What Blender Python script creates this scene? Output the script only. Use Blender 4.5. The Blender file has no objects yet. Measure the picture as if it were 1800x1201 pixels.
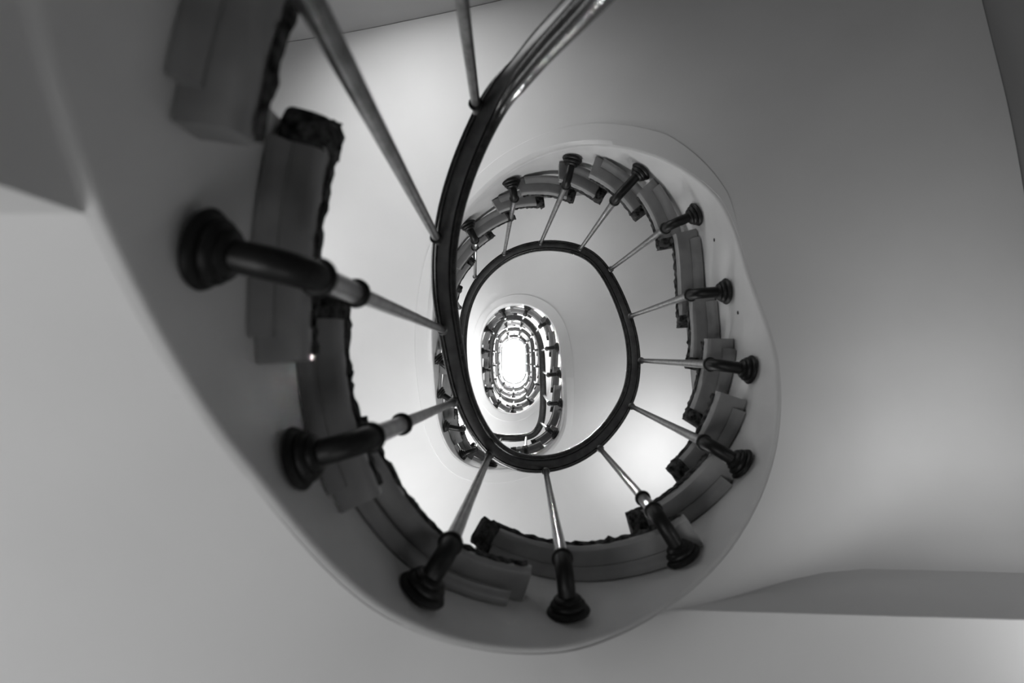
import bpy, bmesh, math, random
import numpy as np
from mathutils import Vector, Matrix
random.seed(7); rng = np.random.default_rng(7)
C = bpy.context.scene.collection
SC = bpy.context.scene

# ------------------------------------------------------------------ camera
FPX = 1000.0
ZX, ZY = 903.0, 632.0                       # where the plumb line meets the frame
u = Vector((ZX-900, ZY-600.5, FPX)).normalized()
q = Vector((0,0,1)).rotation_difference(u)   # world (x right, y frame-down, z up) -> camera frame
M = q.to_matrix(); MT = M.transposed()
cd = bpy.data.cameras.new('camera'); cam = bpy.data.objects.new('camera', cd); C.objects.link(cam)
cd.sensor_width = 36.0; cd.lens = 36.0*FPX/1800.0
cd.clip_start = 0.01; cd.clip_end = 200
rx, up, bk = MT@Vector((1,0,0)), MT@Vector((0,-1,0)), MT@Vector((0,0,-1))
cam.matrix_world = Matrix(((rx.x,up.x,bk.x,0),(rx.y,up.y,bk.y,0),(rx.z,up.z,bk.z,0),(0,0,0,1)))
cd.dof.use_dof = True; cd.dof.focus_distance = 4.2; cd.dof.aperture_fstop = 2.7
SC.camera = cam
def P(px, py, z):
    d = MT@Vector((px-900, py-600.5, FPX)); return (d.x*z/d.z, d.y*z/d.z)

# ------------------------------------------------------------------ world, exposure
w = bpy.data.worlds.new('sky'); SC.world = w; w.use_nodes = True
bg = w.node_tree.nodes['Background']; bg.inputs[0].default_value = (1,1,1,1); bg.inputs[1].default_value = 600.0
SC.view_settings.view_transform = 'Standard'; SC.view_settings.look = 'None'
SC.view_settings.gamma = 1; SC.view_settings.use_curve_mapping = False
SC.view_settings.exposure = 0.0

def area(name, loc, target, sx, sy, power, spread=180):
    ld = bpy.data.lights.new(name, 'AREA'); ld.shape = 'RECTANGLE'; ld.size = sx; ld.size_y = sy; ld.energy = power; ld.spread = math.radians(spread)
    o = bpy.data.objects.new(name, ld); C.objects.link(o); o.location = loc
    o.rotation_euler = (Vector(target)-Vector(loc)).to_track_quat('-Z','Y').to_euler(); return o
LIGHTS = [  # unseen area lights added on each level to brighten the soffits (name, place, aim, size, watts, spread)
    ('hall_window_light', (-1.2, 0.9, -0.9), (0.2, -0.1, 1.2), 0.9, 1.0, 13.5),
    ('hall_window_light', (0.3, 1.6, -0.6), (0.3, 0.9, 1.1), 0.9, 1.0, 5.5),
    ('hall_side_light', (1.5, 0.58, 0.75), (1.28, 0.40, 1.45), 0.16, 0.2, 1.3, 110),
    ('hall_side_light', (1.5, 0.2, 0.3), (1.2, 0.2, 1.5), 0.4, 0.5, 1.3, 120),
    ('landing_window_light', (-0.6, -1.62, 2.2), (-0.3, 0.0, 2.45), 0.8, 0.4, 2.2),
    ('landing_window_light', (-0.9, -1.62, 2.0), (-0.5, -0.9, 2.7), 0.5, 0.4, 5.5, 110),
    ('landing_window_light', (-1.62, -0.3, 2.7), (0.0, 0.2, 3.4), 0.8, 0.6, 5.5),
    ('second_landing_light', (-0.3, 1.65, 2.9), (-0.1, 0.0, 3.9), 1.0, 0.8, 33),
    ('third_landing_light', (-1.62, 0.0, 6.0), (0.0, 0.2, 7.4), 0.8, 0.8, 20),
    ('third_landing_light', (-0.3, 1.65, 6.2), (-0.2, -0.2, 7.4), 1.0, 0.9, 46),
    ('third_landing_light', (1.5, 0.6, 4.4), (0.8, 0.6, 5.4), 0.8, 0.8, 9),
    ('third_landing_light', (0.0, -1.6, 5.0), (0.0, 0.0, 6.5), 1.0, 0.9, 7),
    ('fourth_landing_light', (-0.3, 1.65, 9.2), (-0.2, -0.2, 10.4), 1.0, 0.9, 170),
    ('fourth_landing_light', (0.6, -1.6, 8.6), (0.2, -0.2, 9.6), 1.0, 0.9, 120),
    ('fifth_landing_light', (-0.3, 1.65, 12.2), (-0.2, -0.2, 13.6), 1.0, 0.9, 350),
    ('fifth_landing_light', (0.6, -1.6, 11.8), (0.2, -0.2, 12.8), 1.0, 0.9, 350),
    ('top_landing_light', (-0.3, 1.65, 14.6), (0.0, 0.0, 15.5), 1.0, 0.9, 500),
]
for a in LIGHTS: area(*a)

# ------------------------------------------------------------------ materials
def mat(name, col, rough=0.6, metal=0.0, noise=0.0, scale=8.0, bump=0.0, bscale=40.0, spec=0.5, emit=None):
    m = bpy.data.materials.new(name); m.use_nodes = True; nt = m.node_tree; b = nt.nodes['Principled BSDF']
    b.inputs['Base Color'].default_value = (col,col,col,1); b.inputs['Roughness'].default_value = rough
    b.inputs['Metallic'].default_value = metal; b.inputs['Specular IOR Level'].default_value = spec
    tc = nt.nodes.new('ShaderNodeTexCoord')
    if noise:
        n = nt.nodes.new('ShaderNodeTexNoise'); n.inputs['Scale'].default_value = scale; n.inputs['Detail'].default_value = 5
        r = nt.nodes.new('ShaderNodeValToRGB'); lo = max(0, col*(1-noise)); hi = min(1, col*(1+noise))
        r.color_ramp.elements[0].position = 0.35; r.color_ramp.elements[1].position = 0.65
        r.color_ramp.elements[0].color = (lo,lo,lo,1); r.color_ramp.elements[1].color = (hi,hi,hi,1)
        nt.links.new(tc.outputs['Object'], n.inputs['Vector']); nt.links.new(n.outputs['Fac'], r.inputs[0]); nt.links.new(r.outputs[0], b.inputs['Base Color'])
    if bump:
        n2 = nt.nodes.new('ShaderNodeTexNoise'); n2.inputs['Scale'].default_value = bscale; n2.inputs['Detail'].default_value = 4
        bp = nt.nodes.new('ShaderNodeBump'); bp.inputs['Strength'].default_value = bump; bp.inputs['Distance'].default_value = 0.004
        nt.links.new(tc.outputs['Object'], n2.inputs['Vector']); nt.links.new(n2.outputs['Fac'], bp.inputs['Height']); nt.links.new(bp.outputs[0], b.inputs['Normal'])
    return m
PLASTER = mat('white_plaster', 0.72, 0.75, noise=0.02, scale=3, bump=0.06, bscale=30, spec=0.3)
STRING = mat('painted_stringer', 0.70, 0.38, noise=0.06, scale=5, bump=0.10, bscale=14)
TREAD = mat('painted_tread', 0.29, 0.33, noise=0.10, scale=14, bump=0.22, bscale=30)
CARPET = mat('patterned_carpet', 0.06, 0.95, noise=0.9, scale=55, bump=0.8, bscale=220, spec=0.1)
IRON = mat('black_iron', 0.008, 0.42, noise=0.2, scale=30, bump=0.15, bscale=90, spec=0.35)
STEEL = mat('brushed_iron_rod', 0.20, 0.38, metal=0.9, noise=0.25, scale=40, bump=0.15, bscale=60)
WOOD = mat('dark_varnished_wood', 0.026, 0.22, noise=0.5, scale=30, bump=0.12, bscale=60)
STRIP = mat('rail_core_strip', 0.12, 0.35, metal=0.5, noise=0.2, scale=20)
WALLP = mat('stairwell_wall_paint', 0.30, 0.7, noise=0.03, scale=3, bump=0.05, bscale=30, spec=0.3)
FLOOR = mat('hall_floor', 0.07, 0.4, noise=0.2, scale=4)

# ------------------------------------------------------------------ curve helpers
def crom(xs, ys, x):
    """cubic Hermite (non-uniform Catmull-Rom) through (xs, ys)"""
    xs = np.array(xs, float); ys = np.array(ys, float); x = np.asarray(x, float)
    if ys.ndim == 1: ys = ys[:,None]; flat = True
    else: flat = False
    d = (ys[1:]-ys[:-1])/(xs[1:]-xs[:-1])[:,None]
    m = np.zeros_like(ys); m[0] = d[0]; m[-1] = d[-1]
    h = xs[1:]-xs[:-1]
    for i in range(1, len(xs)-1): m[i] = (d[i-1]*h[i]+d[i]*h[i-1])/(h[i-1]+h[i])
    i = np.clip(np.searchsorted(xs, x, side='right')-1, 0, len(xs)-2)
    t = ((x-xs[i])/h[i]); t = t[...,None]; hh = h[i][...,None]
    r = (2*t**3-3*t**2+1)*ys[i]+(t**3-2*t**2+t)*hh*m[i]+(-2*t**3+3*t**2)*ys[i+1]+(t**3-t**2)*hh*m[i+1]
    return r[...,0] if flat else r

ZK = [(-4,.56),(-1,1.13),(2,1.70),(8,2.84),(14,3.98),(18,4.76),(22,5.6),(25,6.3),(31,7.8),(35,8.8),(48,12.0),(58,14.45),(61,15.0),(64,15.2),(74,15.25)]
def zr(k): return crom([a for a,_ in ZK], [b for _,b in ZK], k)      # underside of the handrail

# rounded-rectangle plan of the upper well, equal arc length, 13 stations a turn, k=35 at the +y end
def well_plan(k, off=0.0):
    hx, hy, r, cx, cy = .335, .605, .30, 0.0, .045
    sx, sy = hx-r, hy-r
    segs = [('l',(0,hy),(sx,hy)),('a',(sx,sy),90,0),('l',(hx,sy),(hx,-sy)),('a',(sx,-sy),0,-90),('l',(sx,-hy),(-sx,-hy)),
            ('a',(-sx,-sy),-90,-180),('l',(-hx,-sy),(-hx,sy)),('a',(-sx,sy),180,90),('l',(-sx,hy),(0,hy))]
    L = [math.dist(s[1],s[2]) if s[0]=='l' else r*math.pi/2 for s in segs]; T = sum(L)
    s = ((k-35)/13.0)%1.0*T
    for g, l in zip(segs, L):
        if s <= l or g is segs[-1]:
            f = min(1, s/l) if l else 0
            if g[0]=='l':
                x = g[1][0]+(g[2][0]-g[1][0])*f; y = g[1][1]+(g[2][1]-g[1][1])*f
                dx, dy = g[2][0]-g[1][0], g[2][1]-g[1][1]; n = math.hypot(dx,dy) or 1
                nx, ny = -dy/n, dx/n
            else:
                a = math.radians(g[2]+(g[3]-g[2])*f); nx, ny = math.cos(a), math.sin(a); x = g[1][0]+r*nx; y = g[1][1]+r*ny
            return (x+cx+nx*off, y+cy+ny*off)
        s -= l

RP = [(-4,1190,-215),(-3.2,1100,-120),(-2.2,997,0),(-1.1,913,100),(0,849,203),(.4,814,280),(.8,783,375),(1.1,776,440),(1.5,776,510),(2,790,588),(2.5,800,645),
      (3,813,702),(3.45,834,748),(4,868,797),(4.5,910,817),(5,958,821),(5.5,1010,808),(6,1056,776),(6.5,1086,738),(7,1105,705),
      (8,1117,634),(9,1104,560),(10,1068,480),(10.5,1046,452),(11,1018,437),(12,950,430),(13,889,449),(14,842,492),(15,819,542),
      (16,812,592),(17,814,643),(18,822,690),(19,832,728),(20,848,758),(20.6,864,769),(21.2,890,771.5),(22,926,769.5),(22.6,944,761),(23,952,746),(23.4,954.5,727),(24,955,695),
      (25,954,655),(26,952.5,616),(27,943,583),(28,919,560),(29,888,560),(30,868,586),(31,862,618),(32,862,648),(33,866,676),(34,880,698),(35,903,706),(36,925,698)]
KR = [a[0] for a in RP]; RX = [P(a[1],a[2],float(zr(np.array(a[0])))) for a in RP]
for k in range(37, 76): KR.append(k); RX.append(well_plan(k))
KK = np.arange(-4, 74.001, .1)
Rxy = crom(KR, RX, KK)
FP = [(2,345,435),(3,510,810),(4,735,1048),(5,1000,1085),(6,1205,985),(7,1310,820),(8,1325,651),(9,1282,512),(10,1228,375),(11,1130,298),
      (12,1007,276),(13,898,316),(14,820,391),(15,777,475),(16,765,560),(17,765,628),(18,770,688),(19,776,748),(20,806,806),(21,862,821),
      (22,929,812),(23,984,768),(24,989,707),(25,986,657),(26,983,610),(27,970,563),(28,929,536),(29,880,540),(30,849,577),(31,846,618),(32,848,650),(33,851,685),(34,868,717),(35,902,729),(36,937,712)]
KF = [-4,-3,-2,-1,0,1]; FX = [(.62,-.62),(.36,-.74),(.10,-.80),(-.02,-.76),(-.15,-.63),(-.285,-.40)]
for k,x,y in FP: KF.append(k); FX.append(P(x,y,float(zr(np.array(k)))-1.1))
for k in range(37, 76): KF.append(k); FX.append(well_plan(k, .10))
Fxy = crom(KF, FX, KK)
def sm(A, s, k0):   # light smoothing of the far, noisier stations
    g = np.exp(-.5*(np.arange(-12,13)*.1/s)**2); g /= g.sum(); B = A.copy()
    pad = np.vstack([A[:1]]*12+[A]+[A[-1:]]*12)
    for c in (0,1): B[:,c] = np.convolve(pad[:,c], g, 'valid')
    wgt = np.clip((KK-k0)/2,0,1)[:,None]; return A*(1-wgt)+B*wgt
Fxy = sm(Fxy, .45, 14); Rxy = sm(Rxy, .3, -20)
def Rp(k): return np.array([np.interp(k, KK, Rxy[:,0]), np.interp(k, KK, Rxy[:,1])])
def Fp(k): return np.array([np.interp(k, KK, Fxy[:,0]), np.interp(k, KK, Fxy[:,1])])
tF = np.gradient(Fxy, axis=0); spd = np.linalg.norm(tF,axis=1)/.1
tF /= np.linalg.norm(tF,axis=1)[:,None]
NF = np.stack([-tF[:,1]*-1, tF[:,0]*-1],1)*1.0        # candidate normal
if np.dot(NF[120], -Fxy[120]) < 0: NF = -NF           # pointing into the well
NFs = NF.copy()
def Nin(k):
    v = np.array([np.interp(k, KK, NFs[:,0]), np.interp(k, KK, NFs[:,1])]); return v/np.linalg.norm(v)
def speed(k): return float(np.interp(k, KK, spd))
def S(k, d): return Fp(k)+Nin(k)*d                    # d metres into the well from the stringer face
KD = [-4,2,3,4,5,6,7,8,9,10,11,12,13,14,20,74]; SD = [.14,.14,.10,.09,.11,.11,.12,.145,.17,.19,.15,.11,.11,.12,.12,.12]
def zs(k): return float(zr(np.array(k)))-1.1-float(np.interp(k, KD, SD))

# outer wall plan: rounded rectangle
WX0, WX1, WY0, WY1, WR = -1.70, 1.605, -1.68, 1.75, .45
def ray_wall(p, a):
    dx, dy = math.cos(a), math.sin(a); lo, hi = 0, 5
    def inside(x, y):
        cx = min(max(x, WX0+WR), WX1-WR); cy = min(max(y, WY0+WR), WY1-WR)
        return math.hypot(x-cx, y-cy) <= WR
    for _ in range(40):
        m = (lo+hi)/2
        if inside(p[0]+dx*m, p[1]+dy*m): lo = m
        else: hi = m
    return lo
ang = np.unwrap(np.array([math.atan2(p[1]-.04, p[0]) for p in Fxy]))
PHI_K = [2.0,2.6,3.4,4.3,4.9,5.615,5.62,6.0,7.0,8.0]; PHI_A = [180,172,145,115,80,1.5,1.5,1,3,2]
base = float(np.interp(2.0, KK, ang)); turns = round((math.degrees(base)-199)/360)*360
def phi(k):
    if 2.0 <= k <= 8.0: return math.radians(float(np.interp(k, PHI_K, PHI_A))+turns)
    return float(np.interp(k, KK, ang))
def bulge(k, dist):      # the winder soffit hangs higher away from the well just past the landing ceiling
    if k < 5.6199 or k > 9.5: return 0.0
    t = min(1, dist/.62); g = 1-min(1, max(0,(k-6.5)/3.0)); g = g*g*(3-2*g)
    return .27*(t*t*(3-2*t))**.8*g

# ------------------------------------------------------------------ mesh helpers
def obj(name, verts, faces, m, parent=None, smooth=True, loc=None):
    me = bpy.data.meshes.new(name)
    if loc is not None: verts = [(v[0]-loc[0], v[1]-loc[1], v[2]-loc[2]) for v in verts]
    me.from_pydata([tuple(map(float,v)) for v in verts], [], faces)
    if smooth:
        for p in me.polygons: p.use_smooth = True
    me.materials.append(m); me.update()
    o = bpy.data.objects.new(name, me); C.objects.link(o)
    if parent is not None: o.parent = parent
    return o
def tag(o, label=None, cat=None, group=None, kind=None):
    if label: o['label'] = label
    if cat: o['category'] = cat
    if group: o['group'] = group
    if kind: o['kind'] = kind
    return o
def fix(o, angle=None):
    bm = bmesh.new(); bm.from_mesh(o.data); bmesh.ops.recalc_face_normals(bm, faces=bm.faces)
    if angle is not None:
        for e in bm.edges:
            if len(e.link_faces)==2 and e.calc_face_angle(0) > math.radians(angle): e.smooth = False
    bm.to_mesh(o.data); bm.free(); return o
def sweep(rings, closed=True, caps=True):
    n = len(rings[0]); V = [v for r in rings for v in r]; F = []
    for i in range(len(rings)-1):
        for j in range(n if closed else n-1):
            a = i*n+j; b = i*n+(j+1)%n; F.append((a,b,b+n,a+n))
    if caps and closed: F.append(tuple(range(n))[::-1]); F.append(tuple((len(rings)-1)*n+j for j in range(n)))
    return V, F
def tube(path, rad, seg=12, caps=True):
    path = [Vector(p) for p in path]; rings = []
    rads = rad if isinstance(rad,(list,tuple)) else [rad]*len(path)
    t0 = (path[1]-path[0]).normalized(); nrm = t0.orthogonal().normalized()
    for i,p in enumerate(path):
        t = (path[min(i+1,len(path)-1)]-path[max(i-1,0)]).normalized()
        nrm = (nrm-t*nrm.dot(t)).normalized(); bn = t.cross(nrm)
        rings.append([tuple(p+(nrm*math.cos(a)+bn*math.sin(a))*rads[i]) for a in [2*math.pi*j/seg for j in range(seg)]])
    return sweep(rings, True, caps)
def lathe(origin, axis, prof, seg=20):
    """prof: (distance along axis, radius)"""
    o = Vector(origin); ax = Vector(axis).normalized(); n = ax.orthogonal().normalized(); b = ax.cross(n)
    rings = [[tuple(o+ax*d+(n*math.cos(a)+b*math.sin(a))*r) for a in [2*math.pi*j/seg for j in range(seg)]] for d,r in prof]
    return sweep(rings, True, True)
def empty(name, loc):
    o = bpy.data.objects.new(name, None); o.location = loc; o.empty_display_size = .05; C.objects.link(o); return o

# ------------------------------------------------------------------ tread stations
TK = [-3.1,-2.2,-1.35,-.5,.42,1.3,2.1,2.98,4.3,5.8,6.55,7.25,8.0,8.7,9.8,10.55,11.35,11.85,12.5,13.15,13.7,14.4]
while TK[-1] < 61.2:
    TK.append(TK[-1]+(.72 if TK[-1] < 21 else .684))
i5 = TK.index(4.3)
def zt(j):
    k = TK[j]; zz = float(zr(np.array(k)))-float(np.interp(k,[0,.42,1.3,2.1,2.98,4.3,14.4,16,22],[.87,.87,.83,.83,.95,.76,.76,.80,.84]))
    if i5 <= j <= i5+13: return float(zr(np.array(4.3)))-.76+.1476*(j-i5)+float(np.interp(j-i5,[0,2,3,4,5,7],[0,.05,.09,.09,.06,0]))
    if i5-3 <= j <= i5+13:
        return zz
    return zz

# ------------------------------------------------------------------ staircase body: soffit, border, stringer
stair = empty('staircase', (0,0,0))
tag(stair, 'white plastered winding staircase, its smooth underside curling round the open oval well', 'staircase')
ks = list(np.arange(2.0, 4.61, .1))+list(np.arange(4.64,5.61,.03))+[5.615]
ks2 = [5.62]+list(np.arange(5.7, 61.01, .12))
BW = .088
def soffit_rows(kl, lift=0.0):
    rows = []
    for k in kl:
        p = Fp(k); a = phi(k); D = ray_wall(p, a)-.003; row = []
        b0 = BW*float(np.clip((k-9.5)/1.5,0,1)) + .012
        for t in [0,.02,.05,.09,.14,.2,.27,.35,.44,.54,.65,.76,.88,1]:
            d = b0+(D-b0)*t
            rec = .016*float(np.clip((k-9.5)/1.5,0,1))
            zz = zs(k)
            if 4.0 < k < 5.6199:
                f = min(1, d/.9); f = f*f*(3-2*f)*min(1,(k-4.0)/1.2)**.5; zz = zz*(1-f)+zs(5.61)*f
            row.append((p[0]+math.cos(a)*d, p[1]+math.sin(a)*d, zz+rec+bulge(k,d)))
        rows.append(row)
    return rows
def slab(name, rows, m, th, parent, angle=40):
    """open strip of rows made into a solid of thickness th upwards"""
    r2 = [row+[(x,y,z+th) for x,y,z in row[::-1]] for row in rows]
    V,F = sweep(r2, True, True); return fix(obj(name, V, F, m, parent), angle)
slab('soffit', soffit_rows(ks), PLASTER, .03, stair)
slab('soffit', soffit_rows(ks2), PLASTER, .03, stair)
# plain riser face between the landing ceiling and the winder soffit
p = Fp(5.62); D = ray_wall(p, phi(5.62)); V=[]; F=[]; n=30
for i in range(n+1):
    d = .012+(D-.012)*i/n; V += [(p[0]+math.cos(phi(5.62))*d, p[1]+math.sin(phi(5.62))*d, zs(5.61)+.004), (p[0]+math.cos(phi(5.62))*d, p[1]+math.sin(phi(5.62))*d, zs(5.62)+bulge(5.62,d)+.004)]
V += [(x,y+.02,z) for x,y,z in V]; m_ = 2*(n+1)
for i in range(n):
    a=2*i; F += [(a,a+2,a+3,a+1),(m_+a,m_+a+1,m_+a+3,m_+a+2),(a,m_+a,m_+a+2,a+2)]
fix(obj('soffit_fascia', V, F, PLASTER, stair), 30)
# raised flat border of the soffit along the well
rows = []
for k in np.arange(9.5, 61.01, .1):
    p = Fp(k); a = phi(k); b0 = BW*float(np.clip((k-9.5)/1.5,0,1))+.014; th = .02
    nin = Nin(k); o_ = lambda d: (p[0]+math.cos(a)*d, p[1]+math.sin(a)*d)
    x0,y0 = o_(.012); x1,y1 = o_(b0); x2,y2 = o_(b0+.003)
    z = zs(k)
    rows.append([(x0,y0,z+.02),(x0,y0,z),(x1,y1,z),(x2,y2,z+.003),(x2,y2,z+.02)])
V,F = sweep(rows, True, True); fix(obj('soffit_border', V, F, PLASTER, stair), 35)
# stringer: vertical face to the well with a stepped top
rows = []
def srow(k, top):
    p = Fp(k); ni = Nin(k); z = zs(k)
    def q(d, zz): return (p[0]-ni[0]*d, p[1]-ni[1]*d, zz)
    return [q(.03,top), q(0,top), q(0,z+.012), q(.0015,z+.006), q(.005,z+.0015), q(.012,z), q(.03,z)]
for j in range(len(TK)-1):
    a, b = TK[j], TK[j+1]; top = zt(j)+.035; sl = {2.98:.15}.get(a,0)
    n = max(3, int((b-a)/.08))
    for i in range(n+1): rows.append(srow(a+(b-a)*i/n-(1e-3 if i==n else 0), top+sl*(b-a)*i/n))
V,F = sweep(rows, True, True); fix(obj('stringer', V, F, STRING, stair), 40)

# ------------------------------------------------------------------ steps
def clock(k):
    if k > 36: x,y = well_plan(k); 
    else: x,y = Fp(k)
    h = (math.degrees(math.atan2(x, -(y-.04)))%360)/30.0
    return h
seen_clock = set()
def clockname(k, kind):
    m = round(clock(k)*12)*5 % 720
    while (kind, turn(k), m) in seen_clock: m = (m+5) % 720
    seen_clock.add((kind, turn(k), m))
    W_ = ['twelve','one','two','three','four','five','six','seven','eight','nine','ten','eleven']
    h, mm = m//60, m % 60
    past = {0:'', 5:'five past', 10:'ten past', 15:'quarter past', 20:'twenty past', 25:'twenty-five past', 30:'half past', 35:'twenty-five to', 40:'twenty to', 45:'quarter to', 50:'ten to', 55:'five to'}[mm]
    return f"{W_[h]} o'clock" if not past else f"{past} {W_[h if mm <= 30 else (h+1)%12]}"
def turn(k):
    if k < 14.9: return 'lowest turn'
    if k < 31: return 'second turn up'
    if k < 44: return 'third turn up'
    if k < 57: return 'fourth turn up'
    return 'topmost turn'
PROF_B = [(.006,.0),(.100,.0),(.112,.004),(.120,.014),(.121,.03),(.116,.042),(.105,.047),(.006,.047)]
PROF_M = [(.006,-.020),(.014,-.020),(.026,-.018),(.038,-.011),(.047,-.006),(.052,-.005),(.052,.002),(.006,.002)]
def insc(k): return float(np.interp(k,[0,4.3,6,8,10,12,13,14,20],[.55,.52,.64,.78,.74,.76,.62,.56,.55]))
SL = [0.0]
SHC = [0.0, 0.0, 1.0]          # shingled tread ends: front corner set this far into the well
def sh(k): return SHC[0]*max(0.0, min(1.0, 1-(k-SHC[1])/(SHC[2]-SHC[1])))
def bar(prof, ka, kb, z0, step=.045, sc=1.0, jitter=0.0):
    L = speed((ka+kb)/2)*(kb-ka); n = max(3, int(abs(L)/step)); rings = []
    for i in range(n+1):
        k = ka+(kb-ka)*i/n; p = Fp(k); ni = Nin(k); z = z0+SL[0]*(k-ka)
        iw = insc(k); rings.append([(p[0]+ni[0]*(d*iw+sh(k)+rng.normal()*jitter), p[1]+ni[1]*(d*iw+sh(k)+rng.normal()*jitter), z+h*sc+rng.normal()*jitter) for d,h in prof])
    return rings
SLOPE = {2.98:.15}       # the long wreathed tread end of the lower bend climbs with the string
BACK = {.42:1.62, 4.3:6.2, 5.8:6.9, 6.55:7.65, 7.25:8.4, 8.0:9.05, 8.7:9.85, 9.8:10.8, 10.55:11.67, 11.35:12.2, 11.85:12.9, 12.5:13.4, 13.15:14.1}
used = {}
def uniq(s, tail):
    used[s] = used.get(s,0)+1
    return s
for j in range(4, len(TK)-1):
    kf = TK[j]; kb = BACK.get(kf, TK[j+1]+(.15 if kf < 1 else .38 if kf < 14.3 else .22)); z = zt(j); near = kf < 22
    SL[0] = SLOPE.get(kf, 0.0); SHC[:] = [float(np.interp(kf,[8.5,9.8,12,13.5],[0,.028,.036,.02])) if kf < 15 else .012, kf, kb]; p = Fp(kf); t = empty('stair_tread', (p[0],p[1],z)); loc = tuple(t.location)
    tag(t, f'carpeted grey stair tread end at {clockname((kf+kb)/2, "t")} on the {turn(kf)}', 'stair tread', 'stair treads winding up round the well')
    st = .02 if near else .05
    V,F = sweep(bar(PROF_B, kf, kb, z, st)); fix(obj('tread_board', V, F, TREAD, t, loc=loc), 35)
    sp = speed(kf)
    V,F = sweep(bar(PROF_M, kf+.03/sp, kb-.035/speed(kb), z, st)); fix(obj('cove_moulding', V, F, TREAD, t, loc=loc), 35)
    # carpet: runner edge on the top of the tread and wrapped over the nosing
    jt = .0022 if near else 0
    R1 = bar([(.008,.046),(.108,.046),(.123,.030),(.128,.044),(.122,.058),(.09,.062),(.008,.062)], kf+.01/sp, kb-.01/sp, z, .012 if near else .06, jitter=jt)
    V,F = sweep(R1); fix(obj('carpet', V, F, CARPET, t, loc=loc), 60)
    nose = []
    for i,(dk, s_) in enumerate([(-.022,.35),(-.019,.7),(-.012,.92),(0,1.0),(.010,1.0),(.020,1.0),(.028,.97)]):
        k = kf+dk/sp; pp = Fp(k); ni = Nin(k); cz = .028; R_=[]
        pts = [(.010,-.006),(.03,-.008),(.07,-.008),(.108,-.007),(.124,.002),(.131,.02),(.131,.038),(.124,.055),(.105,.065),(.05,.066),(.010,.064)]
        for d,h in pts:
            jj = .0028 if near else 0
            R_.append((pp[0]+ni[0]*(d*insc(k)+sh(k)+rng.normal()*jj), pp[1]+ni[1]*(d*insc(k)+sh(k)+rng.normal()*jj), z+cz+(h-cz)*s_+rng.normal()*jj))
        nose.append(R_)
    V,F = sweep(nose); fix(obj('carpet_nosing', V, F, CARPET, t, loc=loc), 60)

# ------------------------------------------------------------------ handrail
RPROF = [(-.0345,.030),(-.0358,.021),(-.033,.0135),(-.0275,.0085),(-.0245,.0075),(-.0232,.0035),(-.0205,.0008),(-.0178,.0025),(-.0165,.006),(.0165,.006),(.0178,.0025),(.0205,.0008),(.0232,.0035),(.0245,.0075),(.0275,.0085),(.033,.0135),(.0358,.021),(.0345,.030),(.030,.040),(.018,.049),(0,.052),(-.018,.049),(-.030,.040)]
SPROF = [(-.0155,.0022),(-.0145,.0015),(.0145,.0015),(.0155,.0022),(.0155,.009),(-.0155,.009)]
rail = empty('handrail', (float(Rp(0)[0]), float(Rp(0)[1]), float(zr(np.array(0.)))))
tag(rail, 'dark varnished wooden handrail spiralling up round the open well', 'handrail')
kk = np.arange(-3.9, 73.9, .05)
def rail_frames():
    pts = [Vector((*Rp(k), float(zr(np.array(k))))) for k in kk]; fr=[]
    for i,p in enumerate(pts):
        t = (pts[min(i+1,len(pts)-1)]-pts[max(i-1,0)]).normalized()
        side = Vector((0,0,1)).cross(t).normalized(); fr.append((p, side, t.cross(side).normalized()))
    return fr
FR = rail_frames()
side_sign = 1 if FR[200][1].dot(Vector((-FR[200][0].x, -FR[200][0].y, 0))) > 0 else -1
for nm, pr, m in (('wooden_rail', RPROF, WOOD), ('metal_strip', SPROF, STRIP)):
    rings = [[tuple(p+s*(side_sign*a)+u_*b) for a,b in pr] for p,s,u_ in FR]
    V,F = sweep(rings); o = fix(obj(nm, V, F, m, rail, loc=tuple(rail.location)), 40)
o['label'] = 'dull metal core strip let into the underside of the rail'

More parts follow.
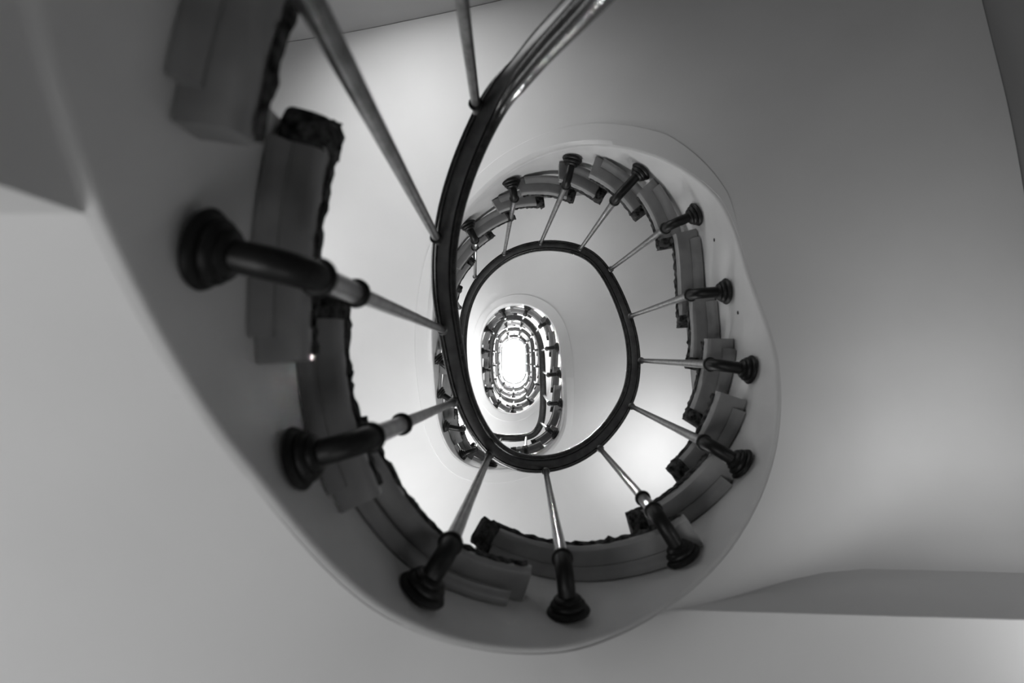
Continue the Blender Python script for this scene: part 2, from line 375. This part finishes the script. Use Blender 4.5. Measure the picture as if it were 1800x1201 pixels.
# ------------------------------------------------------------------ balusters
ROD = {0:(838,196),1:(770,424),2:(779,580),3:(798,707),4:(861,799),5:(959,828),6:(1054,788),7:(1109,714),8:(1126,634),9:(1108,556),10:(1073,474),11:(1020,438),12:(950,428),13:(886,447),14:(835,487),15:(808,541)}
ELB = {2:(540,480),3:(640,775),4:(788,967),5:(991,992),6:(1155,905),7:(1245,781),8:(1255,641),9:(1219,517),10:(1174,398),11:(1083,349),12:(996,322),13:(904,346),14:(834,420)}
def baluster(k):
    z = float(zr(np.array(float(k)))); zf = z-1.1; F0 = Vector((*Fp(k), zf))
    if k in ROD: T = Vector((*P(*ROD[k], z+.004), z+.004))
    else: T = Vector((*(Rp(k)*.9+Fp(k)*.1), z+.004))
    if k in ELB: E = Vector((*P(*ELB[k], zf+.015), zf))
    else:
        r = Rp(k); E = Vector((float(r[0]), float(r[1]), zf))
        d = (E-F0); 
        if d.length < .085: E = F0+Vector((*Nin(k),0))*.085
    ax = (E-F0); L = ax.length; ax.normalize()
    t = empty('baluster', F0); loc = tuple(F0)
    near = k < 23; seg = 16 if near else 8
    V,F = lathe(F0+ax*.0035, ax, [(0,.036),(.004,.043),(.009,.045),(.014,.042),(.016,.035),(.021,.037),(.026,.035),(.029,.028),(.034,.029),(.038,.025),(.040,.019)], 28 if near else 12)
    fix(obj('rosette', V, F, IRON, t, loc=loc), 50)
    rb = min(.045, L*.5); path = [F0+ax*.03]
    E2 = E+Vector((0,0,rb*1.05)); c = E-ax*rb+Vector((0,0,rb))
    for i in range(9):
        a = math.pi/2*i/8; path.append(c+ax*(rb*math.sin(a))-Vector((0,0,1))*(rb*math.cos(a)))
    V,F = tube(path, .0185, seg); fix(obj('arm', V, F, IRON, t, loc=loc), 50)
    up_ = (T-E2).normalized()
    V,F = lathe(E2-up_*.006, up_, [(0,.018),(.002,.022),(.007,.0235),(.012,.022),(.015,.014)], seg+4)
    fix(obj('collar', V, F, IRON, t, loc=loc), 60)
    Lr = (T-E2).length; rb0, rb1 = (.0145,.0105)
    zc = {2:.15,3:.22,6:.13,14:.16,18:.2}.get(k)
    if zc:
        V,F = tube([E2, E2+up_*zc, E2+up_*(zc+.004), T+up_*.004], [.0158,.0150,.0122,.0105], seg)
    else:
        V,F = tube([E2, E2+up_*.3, T+up_*.004], [.0145,.0125,.0105], seg)
    fix(obj('rod', V, F, STEEL, t, loc=loc), 60)
    if zc:
        V,F = lathe(E2+up_*(zc-.006), up_, [(0,.014),(.003,.020),(.008,.0215),(.013,.020),(.016,.012)], seg+4)
        fix(obj('collar', V, F, IRON, t, loc=loc), 60)
    dd = .05 if k in (0,1) else .022
    V,F = lathe(T-up_*(dd), up_, [(0,.0108),(.002,.0155),(.006,.017),(.010,.0155),(.013,.011)], seg+2)
    fix(obj('ferrule', V, F, IRON if k<2 else STEEL, t, loc=loc), 60)
    return tag(t, f'iron baluster with black rosette foot at {clockname(k, "b")} on the {turn(k)}', 'baluster', 'iron balusters round the well')
for k in range(0, 61): baluster(k)

# landing balustrade at the very top: short posts standing on the landing edge
for k in range(61, 74):
    z = float(zr(np.array(float(k)))); r = Rp(k)
    T = Vector((r[0],r[1],z+.004)); B = Vector((*S(k,.02), z-1.0)); t = empty('baluster', B)
    V,F = tube([B,T], .0115, 8); fix(obj('rod', V, F, STEEL, t, loc=tuple(B)), 60)
    V,F = lathe(B, T-B, [(0,.04),(.01,.042),(.02,.03),(.03,.018)], 12); fix(obj('rosette', V, F, IRON, t, loc=tuple(B)), 60)
    tag(t, f'thin upright baluster at {clockname(k, "l")} round the top landing against white skylight', 'baluster', 'balusters of the top landing')

# ------------------------------------------------------------------ room shell
def wall_pts(n=16):
    pts=[]
    for cx,cy,a0 in ((WX1-WR,WY1-WR,0),(WX0+WR,WY1-WR,90),(WX0+WR,WY0+WR,180),(WX1-WR,WY0+WR,270)):
        for i in range(n+1):
            a = math.radians(a0+90*i/n); pts.append((cx+WR*math.cos(a), cy+WR*math.sin(a)))
    return pts
ZB, ZT = -1.40, 18.6
W = wall_pts(); n = len(W)
def seg_wall(name, i0, i1):
    idx = [i % n for i in range(i0, i1+1)]; V=[]; F=[]
    rings = []
    for i in idx:
        x,y = W[i]; cx,cy = min(max(x,WX0+WR),WX1-WR), min(max(y,WY0+WR),WY1-WR)
        nx,ny = (x-cx)/WR,(y-cy)/WR
        rings.append([(x,y,ZB),(x,y,ZT),(x+nx*.12,y+ny*.12,ZT),(x+nx*.12,y+ny*.12,ZB)])
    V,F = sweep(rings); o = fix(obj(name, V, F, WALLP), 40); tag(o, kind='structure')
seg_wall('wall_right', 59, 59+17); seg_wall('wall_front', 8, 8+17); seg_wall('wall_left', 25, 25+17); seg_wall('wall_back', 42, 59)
V=[(-2,-2,ZB),(2,-2,ZB),(2,2.1,ZB),(-2,2.1,ZB),(-2,-2,ZB-.1),(2,-2,ZB-.1),(2,2.1,ZB-.1),(-2,2.1,ZB-.1)]
F=[(0,1,2,3),(7,6,5,4),(0,4,5,1),(1,5,6,2),(2,6,7,3),(3,7,4,0)]
tag(obj('floor', V, F, FLOOR, smooth=False), kind='structure')
# enclosing wall under the first steps
rows=[]
for k in np.arange(-3.5, 2.0001, .1):
    p = Fp(k); ni = Nin(k); o1 = .014; o2=.10
    rows.append([(p[0]-ni[0]*o1,p[1]-ni[1]*o1,ZB),(p[0]-ni[0]*o1,p[1]-ni[1]*o1,zs(k)+.01),(p[0]-ni[0]*o2,p[1]-ni[1]*o2,zs(k)+.01),(p[0]-ni[0]*o2,p[1]-ni[1]*o2,ZB)])
V,F = sweep(rows); tag(fix(obj('wall_under_stair', V, F, PLASTER), 40), kind='structure')
p = Fp(2.0); x1 = p[0]-.014; y1 = p[1]; D = ray_wall(p, phi(2.0)); z1 = zs(2.0)+.01
V=[(x1,y1,ZB),(x1-D,y1,ZB),(x1-D,y1,z1),(x1,y1,z1),(x1,y1-.08,ZB),(x1-D,y1-.08,ZB),(x1-D,y1-.08,z1),(x1,y1-.08,z1)]
tag(fix(obj('wall_partition', V, F_ := [(0,1,2,3),(7,6,5,4),(0,4,5,1),(1,5,6,2),(2,6,7,3),(3,7,4,0)], PLASTER, smooth=False)), kind='structure')
# top landing floor slab round the well, roof with the skylight opening
def ring_plate(name, inner, z, th, m):
    rings=[]
    for i in range(72):
        k = 61+13*i/72; x,y = inner(k); a = math.atan2(y-.045,x); D = ray_wall((x,y),a)+.03
        X,Y = x+math.cos(a)*D, y+math.sin(a)*D
        rings.append([(x,y,z),(X,Y,z),(X,Y,z+th),(x,y,z+th)])
    rings.append(rings[0]); V,F = sweep(rings, True, False); return fix(obj(name, V, F, m), 40)
zl = float(zr(np.array(62.)))-1.16
rings=[]
for i in range(61):
    k = 61+12.9*i/60; x,y = well_plan(k,.015); a = math.atan2(y-.045,x); D = ray_wall((x,y),a)+.02
    X,Y = x+math.cos(a)*D, y+math.sin(a)*D; rings.append([(x,y,zl-.02),(X,Y,zl-.02),(X,Y,zl+.10),(x,y,zl+.10)])
V,F = sweep(rings); tag(fix(obj('ceiling_top_landing', V, F, PLASTER), 40), kind='structure')
tag(ring_plate('ceiling', lambda k: well_plan(k,.30), ZT, .15, PLASTER), kind='structure')

# small filled screw holes on the stringer face, lower turn
for px, py, k in ((1255,421,9.55),(1297,549,8.62)):
    zz = float(zr(np.array(k)))-1.1-.06
    best = min(np.arange(k-1, k+1, .02), key=lambda q: abs(math.atan2(Fp(q)[1],Fp(q)[0])-math.atan2(*(P(px,py,1.8)[::-1]))))
    p_ = Fp(best); x_,y_ = P(px,py,1.0); zz = math.hypot(*p_)/math.hypot(x_,y_)
    ni = Nin(best); V,F = lathe((p_[0]-ni[0]*.001,p_[1]-ni[1]*.001,zz), (ni[0],ni[1],0), [(0,.0065),(.002,.0065),(.0026,.005),(.0026,.001)], 12)
    fix(obj('screw_plug', V, F, IRON, stair), 50)

# unseen windows, added to go with the area lights
PANE = bpy.data.materials.new('frosted_pane'); PANE.use_nodes = True  # pane of the added windows, given a faint glow
pb = PANE.node_tree.nodes['Principled BSDF']; pb.inputs['Emission Color'].default_value = (1,1,1,1); pb.inputs['Emission Strength'].default_value = 0.25; pb.inputs['Roughness'].default_value = .4
FRAME = mat('window_frame_paint', .5, .4)
def added_window(i, c, nrm, w_, h_):
    n_ = Vector(nrm); sd = Vector((0,0,1)).cross(n_); e = empty(f'window_{i}', c); tag(e, kind='structure')
    def box(nm, a0, a1, b0, b1, d0, d1, m):
        V = [tuple(Vector(c)+sd*a+Vector((0,0,b))+n_*d) for d in (d0,d1) for a,b in ((a0,b0),(a1,b0),(a1,b1),(a0,b1))]
        fix(obj(nm, V, [(0,1,2,3),(7,6,5,4),(0,4,5,1),(1,5,6,2),(2,6,7,3),(3,7,4,0)], m, e, smooth=False, loc=c))
    W2, H2 = w_/2, h_/2
    box('pane', -W2, W2, -H2, H2, .004, .010, PANE)
    for a0,a1,b0,b1 in ((-W2-.05,-W2,-H2-.05,H2+.05),(W2,W2+.05,-H2-.05,H2+.05),(-W2,W2,H2,H2+.05),(-W2,W2,-H2-.05,-H2),(-.015,.015,-H2,H2)):
        box('window_frame', a0,a1,b0,b1, .003, .035, FRAME)
for i, a_ in enumerate([((-1.70,.7,-.5),(1,0,0),.8,.9),((.3,1.75,-.3),(0,-1,0),.8,.9),((-.7,-1.68,2.0),(0,1,0),.9,.55),((-1.70,-.3,2.6),(1,0,0),.8,.6),
     ((-.3,1.75,2.8),(0,-1,0),.9,.7),((-1.70,0,5.9),(1,0,0),.8,.8),((-.3,1.75,6.0),(0,-1,0),.9,.8),((-.3,1.75,9.0),(0,-1,0),.9,.8),((-.3,1.75,12.1),(0,-1,0),.9,.8)]): added_window(i+1, *a_)
